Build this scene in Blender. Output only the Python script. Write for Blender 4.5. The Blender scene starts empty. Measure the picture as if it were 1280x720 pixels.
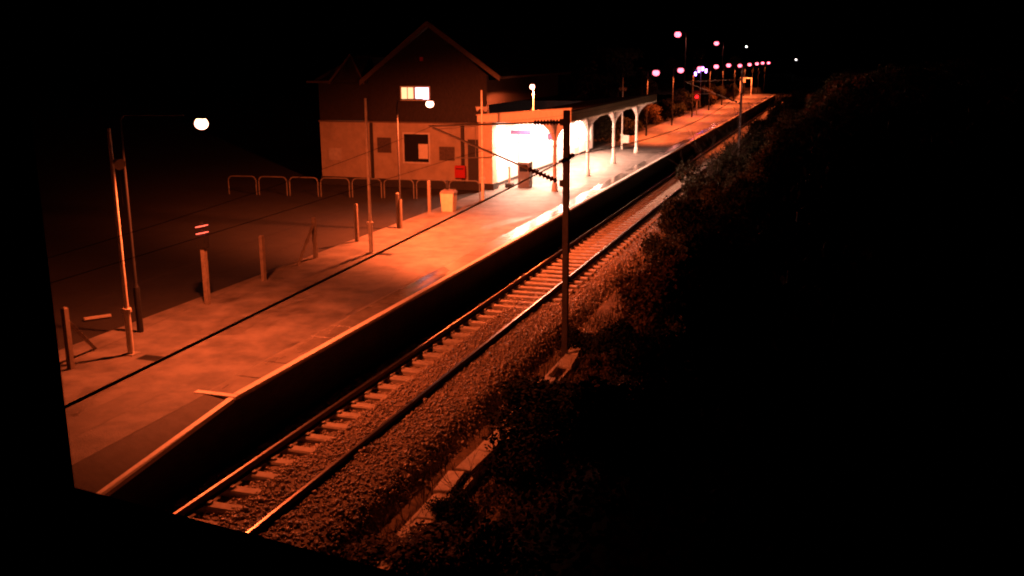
import bpy, bmesh, math, random
import numpy as np
from mathutils import Vector, Matrix, noise as mnoise
R = math.radians
random.seed(7); RNG = np.random.default_rng(7)
SC = bpy.context.scene
COL = SC.collection

# ------------------------------------------------------------------ camera, night sky, exposure
H = 7.273
cam_d = bpy.data.cameras.new('camera'); cam = bpy.data.objects.new('camera', cam_d); COL.objects.link(cam)
cam_d.sensor_width = 36.0; cam_d.lens = 36.0 * 1220.2 / 1280.0
cam_d.clip_start = 0.05; cam_d.clip_end = 3000
PITCH, YAW, ROLL = R(13.4217), R(18.6219), R(-0.3005)
cam.matrix_world = (Matrix.Translation((0, 0, H)) @ Matrix.Rotation(YAW, 4, 'Z')
                    @ Matrix.Rotation(math.pi/2 - PITCH, 4, 'X') @ Matrix.Rotation(ROLL, 4, 'Z'))
SC.camera = cam

world = bpy.data.worlds.new('World'); SC.world = world; world.use_nodes = True
wn = world.node_tree.nodes; wl = world.node_tree.links
for n in list(wn): wn.remove(n)
sky = wn.new('ShaderNodeTexSky'); sky.sky_type = 'NISHITA'; sky.sun_disc = False
sky.sun_elevation = R(-6); sky.sun_rotation = R(200)
bg = wn.new('ShaderNodeBackground'); bg.inputs['Strength'].default_value = 0.02
wo = wn.new('ShaderNodeOutputWorld')
wl.new(sky.outputs[0], bg.inputs[0]); wl.new(bg.outputs[0], wo.inputs[0])

vs = SC.view_settings
vs.view_transform = 'Standard'; vs.look = 'None'; vs.exposure = 0.0; vs.gamma = 1.0; vs.use_curve_mapping = False
SC.cycles.use_denoising = True
SC.cycles.use_light_tree = True
SC.cycles.filter_width = 2.0
SC.cycles.max_bounces = 6; SC.cycles.diffuse_bounces = 3; SC.cycles.glossy_bounces = 3
SC.cycles.sample_clamp_indirect = 4.0

SODIUM = (1.0, 0.126, 0.031)       # platform lamps
PINK = (1.0, 0.27, 0.20)
TUBE = (1.0, 0.58, 0.52)

# ------------------------------------------------------------------ materials
MATS = {}
def mat(name, col, rough=0.8, metal=0.0, var=0.25, scale=6.0, bump=0.0, bscale=40.0, col2=None,
        emit=None, estr=0.0, spec=0.5, wet=None, detail=6):
    if name in MATS: return MATS[name]
    m = bpy.data.materials.new(name); m.use_nodes = True
    nt = m.node_tree; N = nt.nodes; L = nt.links
    b = N['Principled BSDF']
    b.inputs['Roughness'].default_value = rough; b.inputs['Metallic'].default_value = metal
    b.inputs['Specular IOR Level'].default_value = spec
    c2 = col2 or tuple(c * (1 - var) for c in col)
    tc = N.new('ShaderNodeNewGeometry')
    nz = N.new('ShaderNodeTexNoise'); nz.inputs['Scale'].default_value = scale; nz.inputs['Detail'].default_value = detail
    nz.inputs['Roughness'].default_value = 0.65
    L.new(tc.outputs['Position'], nz.inputs['Vector'])
    cr = N.new('ShaderNodeValToRGB')
    cr.color_ramp.elements[0].position = 0.35; cr.color_ramp.elements[1].position = 0.68
    cr.color_ramp.elements[0].color = (*c2, 1); cr.color_ramp.elements[1].color = (*col, 1)
    L.new(nz.outputs['Fac'], cr.inputs['Fac'])
    last = cr.outputs['Color']
    if wet:                                   # (scale, lo, hi, wet roughness, darkening)
        w2 = N.new('ShaderNodeTexNoise'); w2.inputs['Scale'].default_value = wet[0]; w2.inputs['Detail'].default_value = 4
        w2.inputs['Distortion'].default_value = 0.6
        mp = N.new('ShaderNodeMapping'); mp.inputs['Scale'].default_value = (1.6, 0.55, 1)
        L.new(tc.outputs['Position'], mp.inputs['Vector']); L.new(mp.outputs[0], w2.inputs['Vector'])
        mr = N.new('ShaderNodeMapRange'); mr.inputs['From Min'].default_value = wet[1]; mr.inputs['From Max'].default_value = wet[2]
        L.new(w2.outputs['Fac'], mr.inputs['Value'])
        r2 = N.new('ShaderNodeMapRange'); r2.inputs['To Min'].default_value = rough; r2.inputs['To Max'].default_value = wet[3]
        L.new(mr.outputs[0], r2.inputs['Value']); L.new(r2.outputs[0], b.inputs['Roughness'])
        mx = N.new('ShaderNodeMix'); mx.data_type = 'RGBA'; mx.blend_type = 'MULTIPLY'
        L.new(mr.outputs[0], mx.inputs['Factor']); L.new(last, mx.inputs['A'])
        mx.inputs['B'].default_value = (wet[4], wet[4], wet[4], 1)
        last = mx.outputs['Result']
    L.new(last, b.inputs['Base Color'])
    if bump:
        n2 = N.new('ShaderNodeTexNoise'); n2.inputs['Scale'].default_value = bscale; n2.inputs['Detail'].default_value = 8
        L.new(tc.outputs['Position'], n2.inputs['Vector'])
        bp = N.new('ShaderNodeBump'); bp.inputs['Strength'].default_value = bump; bp.inputs['Distance'].default_value = 0.02
        L.new(n2.outputs['Fac'], bp.inputs['Height']); L.new(bp.outputs[0], b.inputs['Normal'])
    if emit:
        b.inputs['Emission Color'].default_value = (*emit, 1); b.inputs['Emission Strength'].default_value = estr
    MATS[name] = m
    return m

def brick_mat(name, c1, c2, mortar, scale=1.0):
    if name in MATS: return MATS[name]
    m = bpy.data.materials.new(name); m.use_nodes = True
    nt = m.node_tree; N = nt.nodes; L = nt.links; b = N['Principled BSDF']
    tc = N.new('ShaderNodeTexCoord'); mp = N.new('ShaderNodeMapping')
    # brick courses run along the wall: use (x+y, z)
    sx = N.new('ShaderNodeSeparateXYZ'); L.new(tc.outputs['Object'], sx.inputs[0])
    ad = N.new('ShaderNodeMath'); ad.operation = 'ADD'; L.new(sx.outputs[0], ad.inputs[0]); L.new(sx.outputs[1], ad.inputs[1])
    cb = N.new('ShaderNodeCombineXYZ'); L.new(ad.outputs[0], cb.inputs[0]); L.new(sx.outputs[2], cb.inputs[1])
    bt = N.new('ShaderNodeTexBrick'); bt.inputs['Scale'].default_value = 1.0
    bt.inputs['Brick Width'].default_value = 0.225 * scale; bt.inputs['Row Height'].default_value = 0.075 * scale
    bt.inputs['Mortar Size'].default_value = 0.006 * scale
    bt.inputs['Color1'].default_value = (*c1, 1); bt.inputs['Color2'].default_value = (*c2, 1); bt.inputs['Mortar'].default_value = (*mortar, 1)
    L.new(cb.outputs[0], bt.inputs['Vector'])
    nz = N.new('ShaderNodeTexNoise'); nz.inputs['Scale'].default_value = 1.3; nz.inputs['Detail'].default_value = 6
    L.new(tc.outputs['Object'], nz.inputs['Vector'])
    mr = N.new('ShaderNodeMapRange'); mr.inputs['From Min'].default_value = .3; mr.inputs['From Max'].default_value = .7
    mr.inputs['To Min'].default_value = .55; mr.inputs['To Max'].default_value = 1.1; L.new(nz.outputs['Fac'], mr.inputs['Value'])
    mx = N.new('ShaderNodeMix'); mx.data_type = 'RGBA'; mx.blend_type = 'MULTIPLY'; mx.inputs['Factor'].default_value = 1
    L.new(bt.outputs['Color'], mx.inputs['A']); L.new(mr.outputs[0], mx.inputs['B']); L.new(mx.outputs['Result'], b.inputs['Base Color'])
    bp = N.new('ShaderNodeBump'); bp.inputs['Strength'].default_value = .5; bp.inputs['Distance'].default_value = .01; bp.invert = True
    L.new(bt.outputs['Fac'], bp.inputs['Height']); L.new(bp.outputs[0], b.inputs['Normal'])
    b.inputs['Roughness'].default_value = .85
    MATS[name] = m
    return m

M_asphalt = mat('platform_asphalt', (.19, .18, .17), .58, var=.62, scale=1.3, detail=14, bump=.9, bscale=45, wet=(.5, .56, .72, .30, .72))
M_ramp = mat('dark_ramp_asphalt', (.075, .07, .066), .7, var=.4, scale=2.5, bump=.5, bscale=60)  # ramp surface, a darker tone than the main platform asphalt
M_tar2 = mat('older_resurfacing', (.13, .122, .115), .5, var=.4, scale=3, bump=.6, bscale=60)
M_coping = mat('coping_concrete', (.26, .25, .235), .36, var=.35, scale=2.2, bump=.08, bscale=30, wet=(.35, .44, .58, .13, .75))
M_white = mat('white_edge_paint', (.80, .78, .74), .5, var=.18, scale=9, bump=.1)
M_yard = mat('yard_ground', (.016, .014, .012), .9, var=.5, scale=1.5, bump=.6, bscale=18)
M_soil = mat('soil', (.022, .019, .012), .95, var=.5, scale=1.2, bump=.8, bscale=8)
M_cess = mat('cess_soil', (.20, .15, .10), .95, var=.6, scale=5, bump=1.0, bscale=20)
M_ballbed = mat('ballast_bed', (.28, .23, .18), .9, var=.6, scale=16, bump=1.0, bscale=26)
M_stone = mat('ballast_stone', (.45, .38, .30), .42, var=.65, scale=7, bump=.3, bscale=60)
M_sleeper = mat('sleeper_concrete', (.42, .39, .34), .7, var=.35, scale=5, bump=.3, bscale=50)
M_railtop = mat('rail_steel', (.45, .43, .42), .33, metal=1.0, var=.25, scale=4)
M_railside = mat('rusty_rail', (.075, .04, .025), .8, var=.4, scale=12, bump=.3)
M_trough = mat('trough_concrete', (.78, .74, .66), .8, var=.35, scale=5, bump=.4, bscale=40)
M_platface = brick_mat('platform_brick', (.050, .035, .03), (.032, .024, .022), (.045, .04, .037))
M_bridgebrick = brick_mat('bridge_brick', (.06, .035, .028), (.04, .026, .022), (.06, .055, .05))
M_bridgestone = mat('bridge_coping', (.08, .078, .07), .9, var=.4, scale=5, bump=.4)
M_hoop = mat('weathered_hoop', (.18, .16, .13), .7, var=.4, scale=5)
M_steel = mat('galvanised_steel', (.34, .33, .31), .5, metal=.6, var=.3, scale=7)
M_maststeel = mat('mast_steel', (.075, .07, .075), .7, metal=.2, var=.4, scale=6)
M_polepaint = mat('pole_paint', (.75, .70, .60), .55, var=.3, scale=6)
M_darkpaint = mat('dark_paint', (.010, .010, .011), .6, var=.3, scale=8)
M_porcelain = mat('insulator_brown', (.05, .022, .018), .25, var=.2)
M_wire = mat('dull_wire', (.02, .018, .016), .95, var=.2, spec=.05)
M_cable = mat('cable_black', (.025, .022, .02), .33, var=.2, spec=.7)
M_concpost = mat('post_concrete', (.22, .19, .155), .85, var=.35, scale=8, bump=.3)
M_wood = mat('old_timber', (.12, .085, .055), .85, var=.45, scale=9, bump=.4)
M_paleboard = mat('pale_board', (.45, .42, .37), .7, var=.3)
M_cream = mat('cream_render', (.38, .32, .24), .8, var=.30, scale=1.4, bump=.25, bscale=18)
M_creamtrim = mat('cream_trim', (.66, .58, .44), .6, var=.2, scale=5)
M_fascia = mat('fascia_paint', (.82, .74, .60), .55, var=.12, scale=4)
M_slate = mat('dark_hung_tile', (.021, .015, .014), .75, var=.45, scale=5, bump=.3)
M_roof = mat('roof_tile', (.050, .034, .03), .8, var=.4, scale=4, bump=.3)
M_felt = mat('roof_felt', (.008, .008, .008), .95, var=.3, spec=.1)
M_barge = mat('bargeboard', (.12, .09, .07), .7, var=.3)
M_plinth = mat('dark_plinth', (.03, .027, .024), .7, var=.3)
M_whitewall = mat('white_wall', (.78, .76, .74), .7, var=.12, scale=2)
M_frame = mat('window_frame', (.55, .52, .47), .5, var=.15)
M_darkglass = mat('dark_glass', (.018, .018, .02), .08, var=.1, spec=.8)
M_litwarm = mat('lit_window_warm', (.6, .5, .35), .3, var=.1, emit=(1.0, .62, .30), estr=1.5)
M_litwhite = mat('lit_window_white', (.6, .6, .6), .3, var=.1, emit=(1.0, .74, .86), estr=2.2)
M_litroom = mat('lit_waiting_room_glass', (.7, .7, .7), .25, var=.08, emit=(1.0, .55, .46), estr=4.2)
M_poster = mat('dark_poster', (.10, .075, .06), .5, var=.5, scale=9)
M_posterw = mat('white_poster', (.72, .68, .60), .5, var=.25, scale=14)
M_red = mat('red_paint', (.42, .018, .02), .4, var=.2)
M_signblue = mat('sign_violet', (.035, .018, .06), .35, var=.1)
M_machine = mat('machine_grey', (.19, .17, .17), .45, var=.25)
M_bin = mat('bin_cream', (.62, .54, .42), .55, var=.2)
M_leaf = mat('bush_leaf', (.022, .026, .011), .8, var=.6, scale=3, spec=.15)
M_ivy = mat('ivy_leaf', (.016, .017, .008), .85, var=.5, scale=3, spec=.15)
M_leaf2 = mat('dry_leaf', (.09, .06, .028), .7, var=.6, scale=3, spec=.2)
M_twig = mat('twig', (.03, .02, .014), .85, var=.3)
M_bark = mat('bark', (.06, .045, .032), .9, var=.4, scale=8, bump=.5)
M_grass = mat('weed_grass', (.11, .085, .04), .75, var=.6, scale=2)
M_lens = mat('sodium_lens', (.8, .7, .6), .3, emit=(1.0, .40, .26), estr=9)
M_lensfar = mat('pink_lens', (.8, .7, .7), .3, emit=(1.0, .13, .20), estr=5)
M_lenswhite = mat('white_lens', (.8, .8, .8), .3, emit=(1.0, .85, .8), estr=6)
M_lensviolet = mat('violet_lens', (.8, .8, .8), .3, emit=(.45, .22, 1.0), estr=10)
M_lensred = mat('red_lens', (.5, .05, .05), .3, emit=(1.0, .01, .02), estr=2.0)
M_tube = mat('fluorescent_tube', (.9, .9, .9), .3, emit=TUBE, estr=10)
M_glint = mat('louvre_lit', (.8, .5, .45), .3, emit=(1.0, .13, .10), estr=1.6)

# ------------------------------------------------------------------ mesh helpers
class MB:
    def __init__(s): s.v = []; s.f = []
    def quad_prism(s, a, b):                       # a, b: lists of 4 points (bottom ring, top ring)
        i = len(s.v); s.v += [tuple(p) for p in a] + [tuple(p) for p in b]
        s.f += [(i+3, i+2, i+1, i), (i+4, i+5, i+6, i+7)] + [(i+k, i+(k+1) % 4, i+4+(k+1) % 4, i+4+k) for k in range(4)]
        return s
    def box(s, x0, x1, y0, y1, z0, z1, c=0.0):
        if c <= 0:
            return s.quad_prism([(x0,y0,z0),(x1,y0,z0),(x1,y1,z0),(x0,y1,z0)], [(x0,y0,z1),(x1,y0,z1),(x1,y1,z1),(x0,y1,z1)])
        # chamfered top
        zt = z1 - c
        s.quad_prism([(x0,y0,z0),(x1,y0,z0),(x1,y1,z0),(x0,y1,z0)], [(x0,y0,zt),(x1,y0,zt),(x1,y1,zt),(x0,y1,zt)])
        s.f.pop(-5)
        i = len(s.v); s.v += [(x0+c,y0+c,z1),(x1-c,y0+c,z1),(x1-c,y1-c,z1),(x0+c,y1-c,z1)]
        s.f += [(i,i+1,i+2,i+3)] + [(i-4+k, i-4+(k+1) % 4, i+(k+1) % 4, i+k) for k in range(4)]
        return s
    def tube(s, pts, rad, n=8, cap=True):
        pts = [Vector(p) for p in pts]
        rads = rad if isinstance(rad, (list, tuple)) else [rad]*len(pts)
        base = len(s.v)
        for k, p in enumerate(pts):
            d = (pts[min(k+1, len(pts)-1)] - pts[max(k-1, 0)]).normalized()
            a = d.orthogonal().normalized() if abs(d.z) < .99 else Vector((1, 0, 0))
            if abs(d.z) < .99: a = d.cross(Vector((0, 0, 1))).normalized()
            b = d.cross(a).normalized()
            for j in range(n):
                t = 2*math.pi*j/n
                q = p + (a*math.cos(t) + b*math.sin(t))*rads[k]
                s.v.append(tuple(q))
        for k in range(len(pts)-1):
            for j in range(n):
                s.f.append((base+k*n+j, base+k*n+(j+1) % n, base+(k+1)*n+(j+1) % n, base+(k+1)*n+j))
        if cap:
            s.f.append(tuple(base+j for j in reversed(range(n))))
            s.f.append(tuple(base+(len(pts)-1)*n+j for j in range(n)))
        return s
    def ribbed(s, a, b, r0, r1, k, n=10):          # insulator: k sheds between a and b
        a = Vector(a); b = Vector(b); pts = []; rr = []
        for i in range(k):
            t0 = (i+.15)/k; t1 = (i+.45)/k; t2 = (i+.6)/k; t3 = (i+.95)/k
            for t, r in ((t0, r0), (t1, r1), (t2, r1*.9), (t3, r0)):
                pts.append(a.lerp(b, t)); rr.append(r)
        return s.tube([a]+pts+[b], [r0]+rr+[r0], n)
    def poly(s, pts):
        i = len(s.v); s.v += [tuple(p) for p in pts]; s.f.append(tuple(range(i, i+len(pts)))); return s
    def prism(s, outline, axis, a0, a1):           # outline of 2D points extruded along an axis ('x','y','z')
        def P(u, w, a):
            return {'y': (u, a, w), 'x': (a, u, w), 'z': (u, w, a)}[axis]
        n = len(outline); i = len(s.v)
        s.v += [P(u, w, a0) for u, w in outline] + [P(u, w, a1) for u, w in outline]
        s.f.append(tuple(range(i, i+n))); s.f.append(tuple(reversed(range(i+n, i+2*n))))
        for k in range(n):
            s.f.append((i+(k+1) % n, i+k, i+n+k, i+n+(k+1) % n))
        return s
    def mesh(s, name, smooth=False, fix=True):
        me = bpy.data.meshes.new(name); me.from_pydata(s.v, [], s.f)
        if fix:
            bm = bmesh.new(); bm.from_mesh(me); bmesh.ops.recalc_face_normals(bm, faces=bm.faces); bm.to_mesh(me); bm.free()
        if smooth:
            me.polygons.foreach_set('use_smooth', [True]*len(me.polygons))
            try: me.set_sharp_from_angle(angle=R(40))
            except Exception: pass
        me.update()
        return me
    def build(s, name, m, parent=None, smooth=False, loc=None):
        me = s.mesh(name, smooth); me.materials.append(m)
        o = bpy.data.objects.new(name, me); COL.objects.link(o)
        if parent: o.parent = parent
        if loc: o.location = loc
        return o

def tag(o, label=None, cat=None, group=None, kind=None):
    if label: o['label'] = label
    if cat: o['category'] = cat
    if group: o['group'] = group
    if kind: o['kind'] = kind
    return o
def thing(name, label, cat, loc=(0, 0, 0), group=None, rotz=0.0):
    o = bpy.data.objects.new(name, None); o.empty_display_size = .2; COL.objects.link(o)
    o.location = loc; o.rotation_euler = (0, 0, rotz)
    return tag(o, label, cat, group)
def inst(name, me, parent=None, loc=(0, 0, 0), rot=(0, 0, 0), sc=(1, 1, 1)):
    o = bpy.data.objects.new(name, me); COL.objects.link(o)
    o.location = loc; o.rotation_euler = rot; o.scale = sc
    if parent: o.parent = parent
    return o
def copy_tree(o, parent=None):
    c = o.copy(); COL.objects.link(c); c.parent = parent
    for ch in list(o.children): copy_tree(ch, c)
    return c
def np_mesh(name, V, F, m):                        # fast mesh from numpy arrays, F (n,3) or (n,4)
    me = bpy.data.meshes.new(name); k = F.shape[1]
    me.vertices.add(len(V)); me.vertices.foreach_set('co', V.astype(np.float32).ravel())
    me.loops.add(F.size); me.loops.foreach_set('vertex_index', F.astype(np.int32).ravel())
    me.polygons.add(len(F)); me.polygons.foreach_set('loop_start', np.arange(0, F.size, k, dtype=np.int32))
    me.polygons.foreach_set('loop_total', np.full(len(F), k, dtype=np.int32))
    me.update(calc_edges=True); me.validate(); me.materials.append(m)
    return me

def light(name, kind, parent, loc, energy, color, size=.15, **kw):
    d = bpy.data.lights.new(name, kind); d.energy = energy; d.color = color
    if kind == 'AREA':
        d.shape = 'RECTANGLE'; d.size = kw.get('sx', .2); d.size_y = kw.get('sy', 1.4)
    else: d.shadow_soft_size = size
    if kind == 'SPOT': d.spot_size = kw.get('cone', R(150)); d.spot_blend = kw.get('blend', .4)
    o = bpy.data.objects.new(name, d); COL.objects.link(o); o.parent = parent; o.location = loc
    o.rotation_euler = kw.get('rot', (0, 0, 0))
    return o

# ------------------------------------------------------------------ measured layout (metres; rail head z = 0, camera above x = 0)
RAIL_R, RAIL_L = -8.443, -9.948
EDGE = -10.72; PZ = 0.90; PBACK = -16.3
RAMP_X = -11.38; RAMP_Y = 15.12
Y0, Y1 = -9.0, 166.0
MASTX, MASTY = -6.46, 23.45
YARD = 0.86

# ------------------------------------------------------------------ ground: one sheet, yard - cutting - embankment
def smooth(a, b, x):
    t = max(0.0, min(1.0, (x-a)/(b-a))); return t*t*(3-2*t)
def ground_z(x, y):
    n = mnoise.noise(Vector((x*.35, y*.35, 3.1)))
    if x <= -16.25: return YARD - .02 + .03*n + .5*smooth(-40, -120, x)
    if x < -15.7: return YARD - .1 - 1.5*smooth(-16.25, -15.7, x)
    if x < -6.0: return -.52 + .03*n
    h = 4.55*smooth(-5.9, -.2, x) + .25*n*smooth(-6, -4, x)
    return -.5 + h
xs = [-1500, -600, -250, -120, -80, -55, -40, -32, -27, -24, -21, -18.5, -17, -16.4, -16.25, -15.9, -15.6, -13, -10, -8] + \
     [-6.6 + .55*i for i in range(14)] + [1.5, 3, 6, 10, 20, 50, 120, 400, 1500]
ys = [-400, -120, -40, -15] + [-6 + 2.0*i for i in range(60)] + [120, 140, 165, 200, 260, 360, 600, 1000, 2500]
mb = MB()
for y in ys:
    for x in xs: mb.v.append((x, y, ground_z(x, y)))
nx = len(xs)
for j in range(len(ys)-1):
    for i in range(nx-1): mb.f.append((j*nx+i, j*nx+i+1, (j+1)*nx+i+1, (j+1)*nx+i))
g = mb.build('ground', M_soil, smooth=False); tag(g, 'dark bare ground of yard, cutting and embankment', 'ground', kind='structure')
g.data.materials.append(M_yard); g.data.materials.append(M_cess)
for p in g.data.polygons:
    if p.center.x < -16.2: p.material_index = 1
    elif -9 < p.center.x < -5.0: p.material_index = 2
    p.use_smooth = True

# ------------------------------------------------------------------ platform (structure): body, ramp at its near end, coping slabs, white edge line
plat = thing('platform', 'long wet asphalt station platform with sloping near corner', 'platform'); plat['kind'] = 'structure'
del plat['category']
MB().box(PBACK, RAMP_X, Y0, Y1, -.6, PZ).build('platform_surface', M_asphalt, plat)
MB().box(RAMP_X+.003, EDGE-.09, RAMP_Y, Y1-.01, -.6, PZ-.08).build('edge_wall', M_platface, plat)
def ramp_z(y): return -.44 + (PZ-.06+.44)*(y-3.0)/(RAMP_Y-.004-3.0)
rp = MB(); NR, NW = 40, 6                            # cross-fall grows toward the bridge: inner side stays level, outer edge drops
for i in range(NR+1):
    yy = 3.0 + (RAMP_Y-.004-3.0)*i/NR
    for j in range(NW+1):
        t = j/NW; rp.v.append((RAMP_X+.004 + (EDGE-.05-RAMP_X-.004)*t, yy, (PZ-.004)*(1-t) + ramp_z(yy)*t))
for i in range(NR):
    for j in range(NW):
        o_ = i*(NW+1)+j; rp.f.append((o_, o_+1, o_+NW+2, o_+NW+1))
ro = rp.build('ramp', M_ramp, plat, True)
MB().prism([(3.0, -.6), (RAMP_Y-.004, -.6), (RAMP_Y-.004, ramp_z(RAMP_Y-.004)-.004), (3.0, ramp_z(3.0)-.004)], 'x', EDGE-.09, EDGE-.052).build('ramp_wall', M_platface, plat)
MB().quad_prism([(EDGE-.12, 3.0, ramp_z(3.0)-.02), (EDGE, 3.0, ramp_z(3.0)-.02), (EDGE, RAMP_Y-.03, ramp_z(RAMP_Y)-.02), (EDGE-.12, RAMP_Y-.03, ramp_z(RAMP_Y)-.02)],
                [(EDGE-.12, 3.0, ramp_z(3.0)+.16), (EDGE, 3.0, ramp_z(3.0)+.05), (EDGE, RAMP_Y-.03, ramp_z(RAMP_Y)+.06), (EDGE-.12, RAMP_Y-.03, ramp_z(RAMP_Y)+.065)]
                ).build('ramp_edge_line', M_white, plat)
sl = []
for k in range(3):
    w = .74 + .012*k
    sl.append(MB().box(EDGE-w, EDGE, 0, .988, PZ-.075, PZ+.004+.002*k, c=.006).mesh('coping_slab'))
    sl[-1].materials.append(M_coping)
y = RAMP_Y+.16; k = 0
while y < Y1-1:
    o = inst('coping_slab', sl[(k*7) % 3], plat, (random.uniform(-.008, .004), y, random.uniform(-.003, .003)), (0, 0, random.uniform(-.002, .002)))
    y += 1.0; k += 1
MB().box(EDGE-.15, EDGE+.006, RAMP_Y+.16, Y1-1.2, PZ-.03, PZ+.0165).build('edge_line', M_white, plat)
MB().box(RAMP_X-.28, EDGE+.002, RAMP_Y, RAMP_Y+.15, PZ-.06, PZ+.012).build('ramp_top_line', M_white, plat)

for pts_, mm in (([(-11.62, 21.2), (-11.52, 26.2), (-11.9, 26.8), (-12.5, 26.9), (-12.35, 25.6), (-12.05, 24.9), (-12.1, 24.0), (-11.8, 22.8)], M_tar2), ([(-13.3, 30.2), (-12.4, 30.4), (-12.5, 32.0), (-13.4, 31.8)], M_tar2),
                 ([(-14.2, 18.6), (-13.2, 18.9), (-13.4, 20.6), (-14.3, 20.2)], M_tar2), ([(-12.9, 12.2), (-12.2, 12.2), (-12.2, 14.9), (-12.9, 14.8)], M_tar2)):
    MB().prism(pts_, 'z', PZ-.02, PZ+.004).build('repair_patch', mm, plat)
for dx_, dy_, lab in ((-13.95, 16.75, 'dark drain cover beside the nearest loudspeaker pole'), (-14.05, 28.6, 'dark drain cover beside the plain pale pole')):
    dc = thing('drain_cover', lab, 'drain cover', (dx_, dy_, PZ), 'drain covers in the platform')  # small flat dark plate with bars, set beside the pole foot
    MB().box(-.26, .26, -.17, .17, -.02, .004).build('frame', M_plinth, dc)
    for q in range(5): MB().box(-.22, .22, -.13+q*.055, -.105+q*.055, .0045, .012).build('bar', M_darkpaint, dc)

# ------------------------------------------------------------------ trackbed: ballast bed, stones, railway track
def ballast_z(x, y):
    z = -.27
    if x > -7.55: z -= .30*smooth(-7.55, -6.75, x)
    cover = .135*smooth(-9.55, -9.15, x)*(1-smooth(-7.3, -6.9, x))*(1-smooth(25, 31, y))
    cover += .05*smooth(.1, .5, mnoise.noise(Vector((x*1.1, y*.6, 9.0))))
    return z + cover + .018*mnoise.noise(Vector((x*3, y*3, 1.7)))
bxs = [-10.64 + .16*i for i in range(27)]
bys = [-9 + .3*i for i in range(200)] + [51 + 1.0*i for i in range(116)]
mb = MB()
for y in bys:
    for x in bxs: mb.v.append((x, y, ballast_z(x, y) - .01))
nx = len(bxs)
for j in range(len(bys)-1):
    for i in range(nx-1): mb.f.append((j*nx+i, j*nx+i+1, (j+1)*nx+i+1, (j+1)*nx+i))
bb = mb.build('trackbed', M_ballbed); tag(bb, 'brown ballast bed beneath the railway track', 'trackbed', kind='structure')
for p in bb.data.polygons: p.use_smooth = True

track = thing('railway_track', 'single railway track with steel rails on concrete sleepers', 'railway track')
RAILP = [(-.075, -.165), (.075, -.165), (.075, -.150), (.014, -.13), (.011, -.045), (.035, -.035), (.036, -.008), (.024, 0), (-.024, 0), (-.036, -.008), (-.035, -.035), (-.011, -.045), (-.014, -.13), (-.075, -.150)]
for xr in (RAIL_L, RAIL_R):
    ra = MB().prism([(xr+u, w) for u, w in RAILP], 'y', Y0, 190.0).build('rail', M_railside, track)
    ra.data.materials.append(M_railtop)
    for p in ra.data.polygons:
        if p.normal.z > .35 and p.center.z > -.02: p.material_index = 1
# sleeper mesh with two fastenings per rail
cx = (RAIL_L+RAIL_R)/2
sm = MB().box(-1.25, 1.25, -.13, .13, -.40, -.168, c=.03)
for xr in (RAIL_L-cx, RAIL_R-cx):
    for s_ in (-1, 1):
        sm.box(xr+s_*.125-.035, xr+s_*.125+.035, -.05, .05, -.172, -.125)
sme = sm.mesh('sleeper'); sme.materials.append(M_sleeper)
y = 8.4; n_s = 0
while y < 165:
    inst('sleeper', sme, track, (cx + random.uniform(-.02, .02), y, random.uniform(-.006, .004)), (random.uniform(-.006, .006), 0, random.uniform(-.012, .012)))
    y += .65 + random.uniform(-.015, .015); n_s += 1

def stones_mesh(name, n, yr, size, m):
    phi = (1+5**.5)/2
    ico = np.array([(-1,phi,0),(1,phi,0),(-1,-phi,0),(1,-phi,0),(0,-1,phi),(0,1,phi),(0,-1,-phi),(0,1,-phi),(phi,0,-1),(phi,0,1),(-phi,0,-1),(-phi,0,1)], float)
    ico /= np.linalg.norm(ico[0])
    IF = np.array([(0,11,5),(0,5,1),(0,1,7),(0,7,10),(0,10,11),(1,5,9),(5,11,4),(11,10,2),(10,7,6),(7,1,8),(3,9,4),(3,4,2),(3,2,6),(3,6,8),(3,8,9),(4,9,5),(2,4,11),(6,2,10),(8,6,7),(9,8,1)])
    P = []
    while len(P) < n:
        x = random.uniform(-10.6, -6.1); y = yr[0] + (yr[1]-yr[0])*random.random()**1.25
        if min(abs(x-RAIL_L), abs(x-RAIL_R)) < .10: continue
        P.append((x, y, ballast_z(x, y)))
    P = np.array(P)
    S = size*RNG.uniform(.55, 1.25, (n, 1, 1))*RNG.uniform(.65, 1.2, (n, 1, 3))
    V = ico[None]*S*(1+RNG.uniform(-.22, .22, (n, 12, 1)))
    A = RNG.normal(size=(n, 3, 3)); Q, _ = np.linalg.qr(A)
    V = np.einsum('nij,nkj->nki', Q, V) + P[:, None, :]
    F = IF[None] + 12*np.arange(n)[:, None, None]
    return np_mesh(name, V.reshape(-1, 3), F.reshape(-1, 3), m)
st2 = inst('ballast_lumps', stones_mesh('ballast_lumps', 2600, (9.0, 50.0), .055, M_stone)); tag(st2, 'larger lumps of broken stone scattered over the ballast', 'ballast', kind='stuff')
st = inst('ballast_stones', stones_mesh('ballast_stones', 46000, (9.0, 60.0), .029, M_stone))
tag(st, 'loose broken ballast stones around the sleepers', 'ballast', kind='stuff')

# ------------------------------------------------------------------ concrete cable trough beside the track
tr = thing('cable_trough', 'pale concrete cable trough lids in a line beside the track', 'cable trough')
lid = MB().box(-.165, .165, 0, .93, -.07, 0, c=.012).mesh('lid'); lid.materials.append(M_trough)
TR = random.Random(5)
y = 10.0
while y < 24.3:
    miss = TR.random() < .12
    if not miss:
        tilt = .10 if 17.2 < y < 20.5 else .05
        inst('lid', lid, tr, (-6.26+TR.uniform(-.07, .07), y, -.27+TR.uniform(-.045, .03)), (TR.uniform(-tilt, tilt), TR.uniform(-.10, .10), TR.uniform(-.09, .09)))
    y += .96
MB().box(-6.50, -6.44, 10, 25, -.55, -.36).box(-6.12, -6.06, 10, 25, -.55, -.36).build('trough_side', M_trough, tr)

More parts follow.
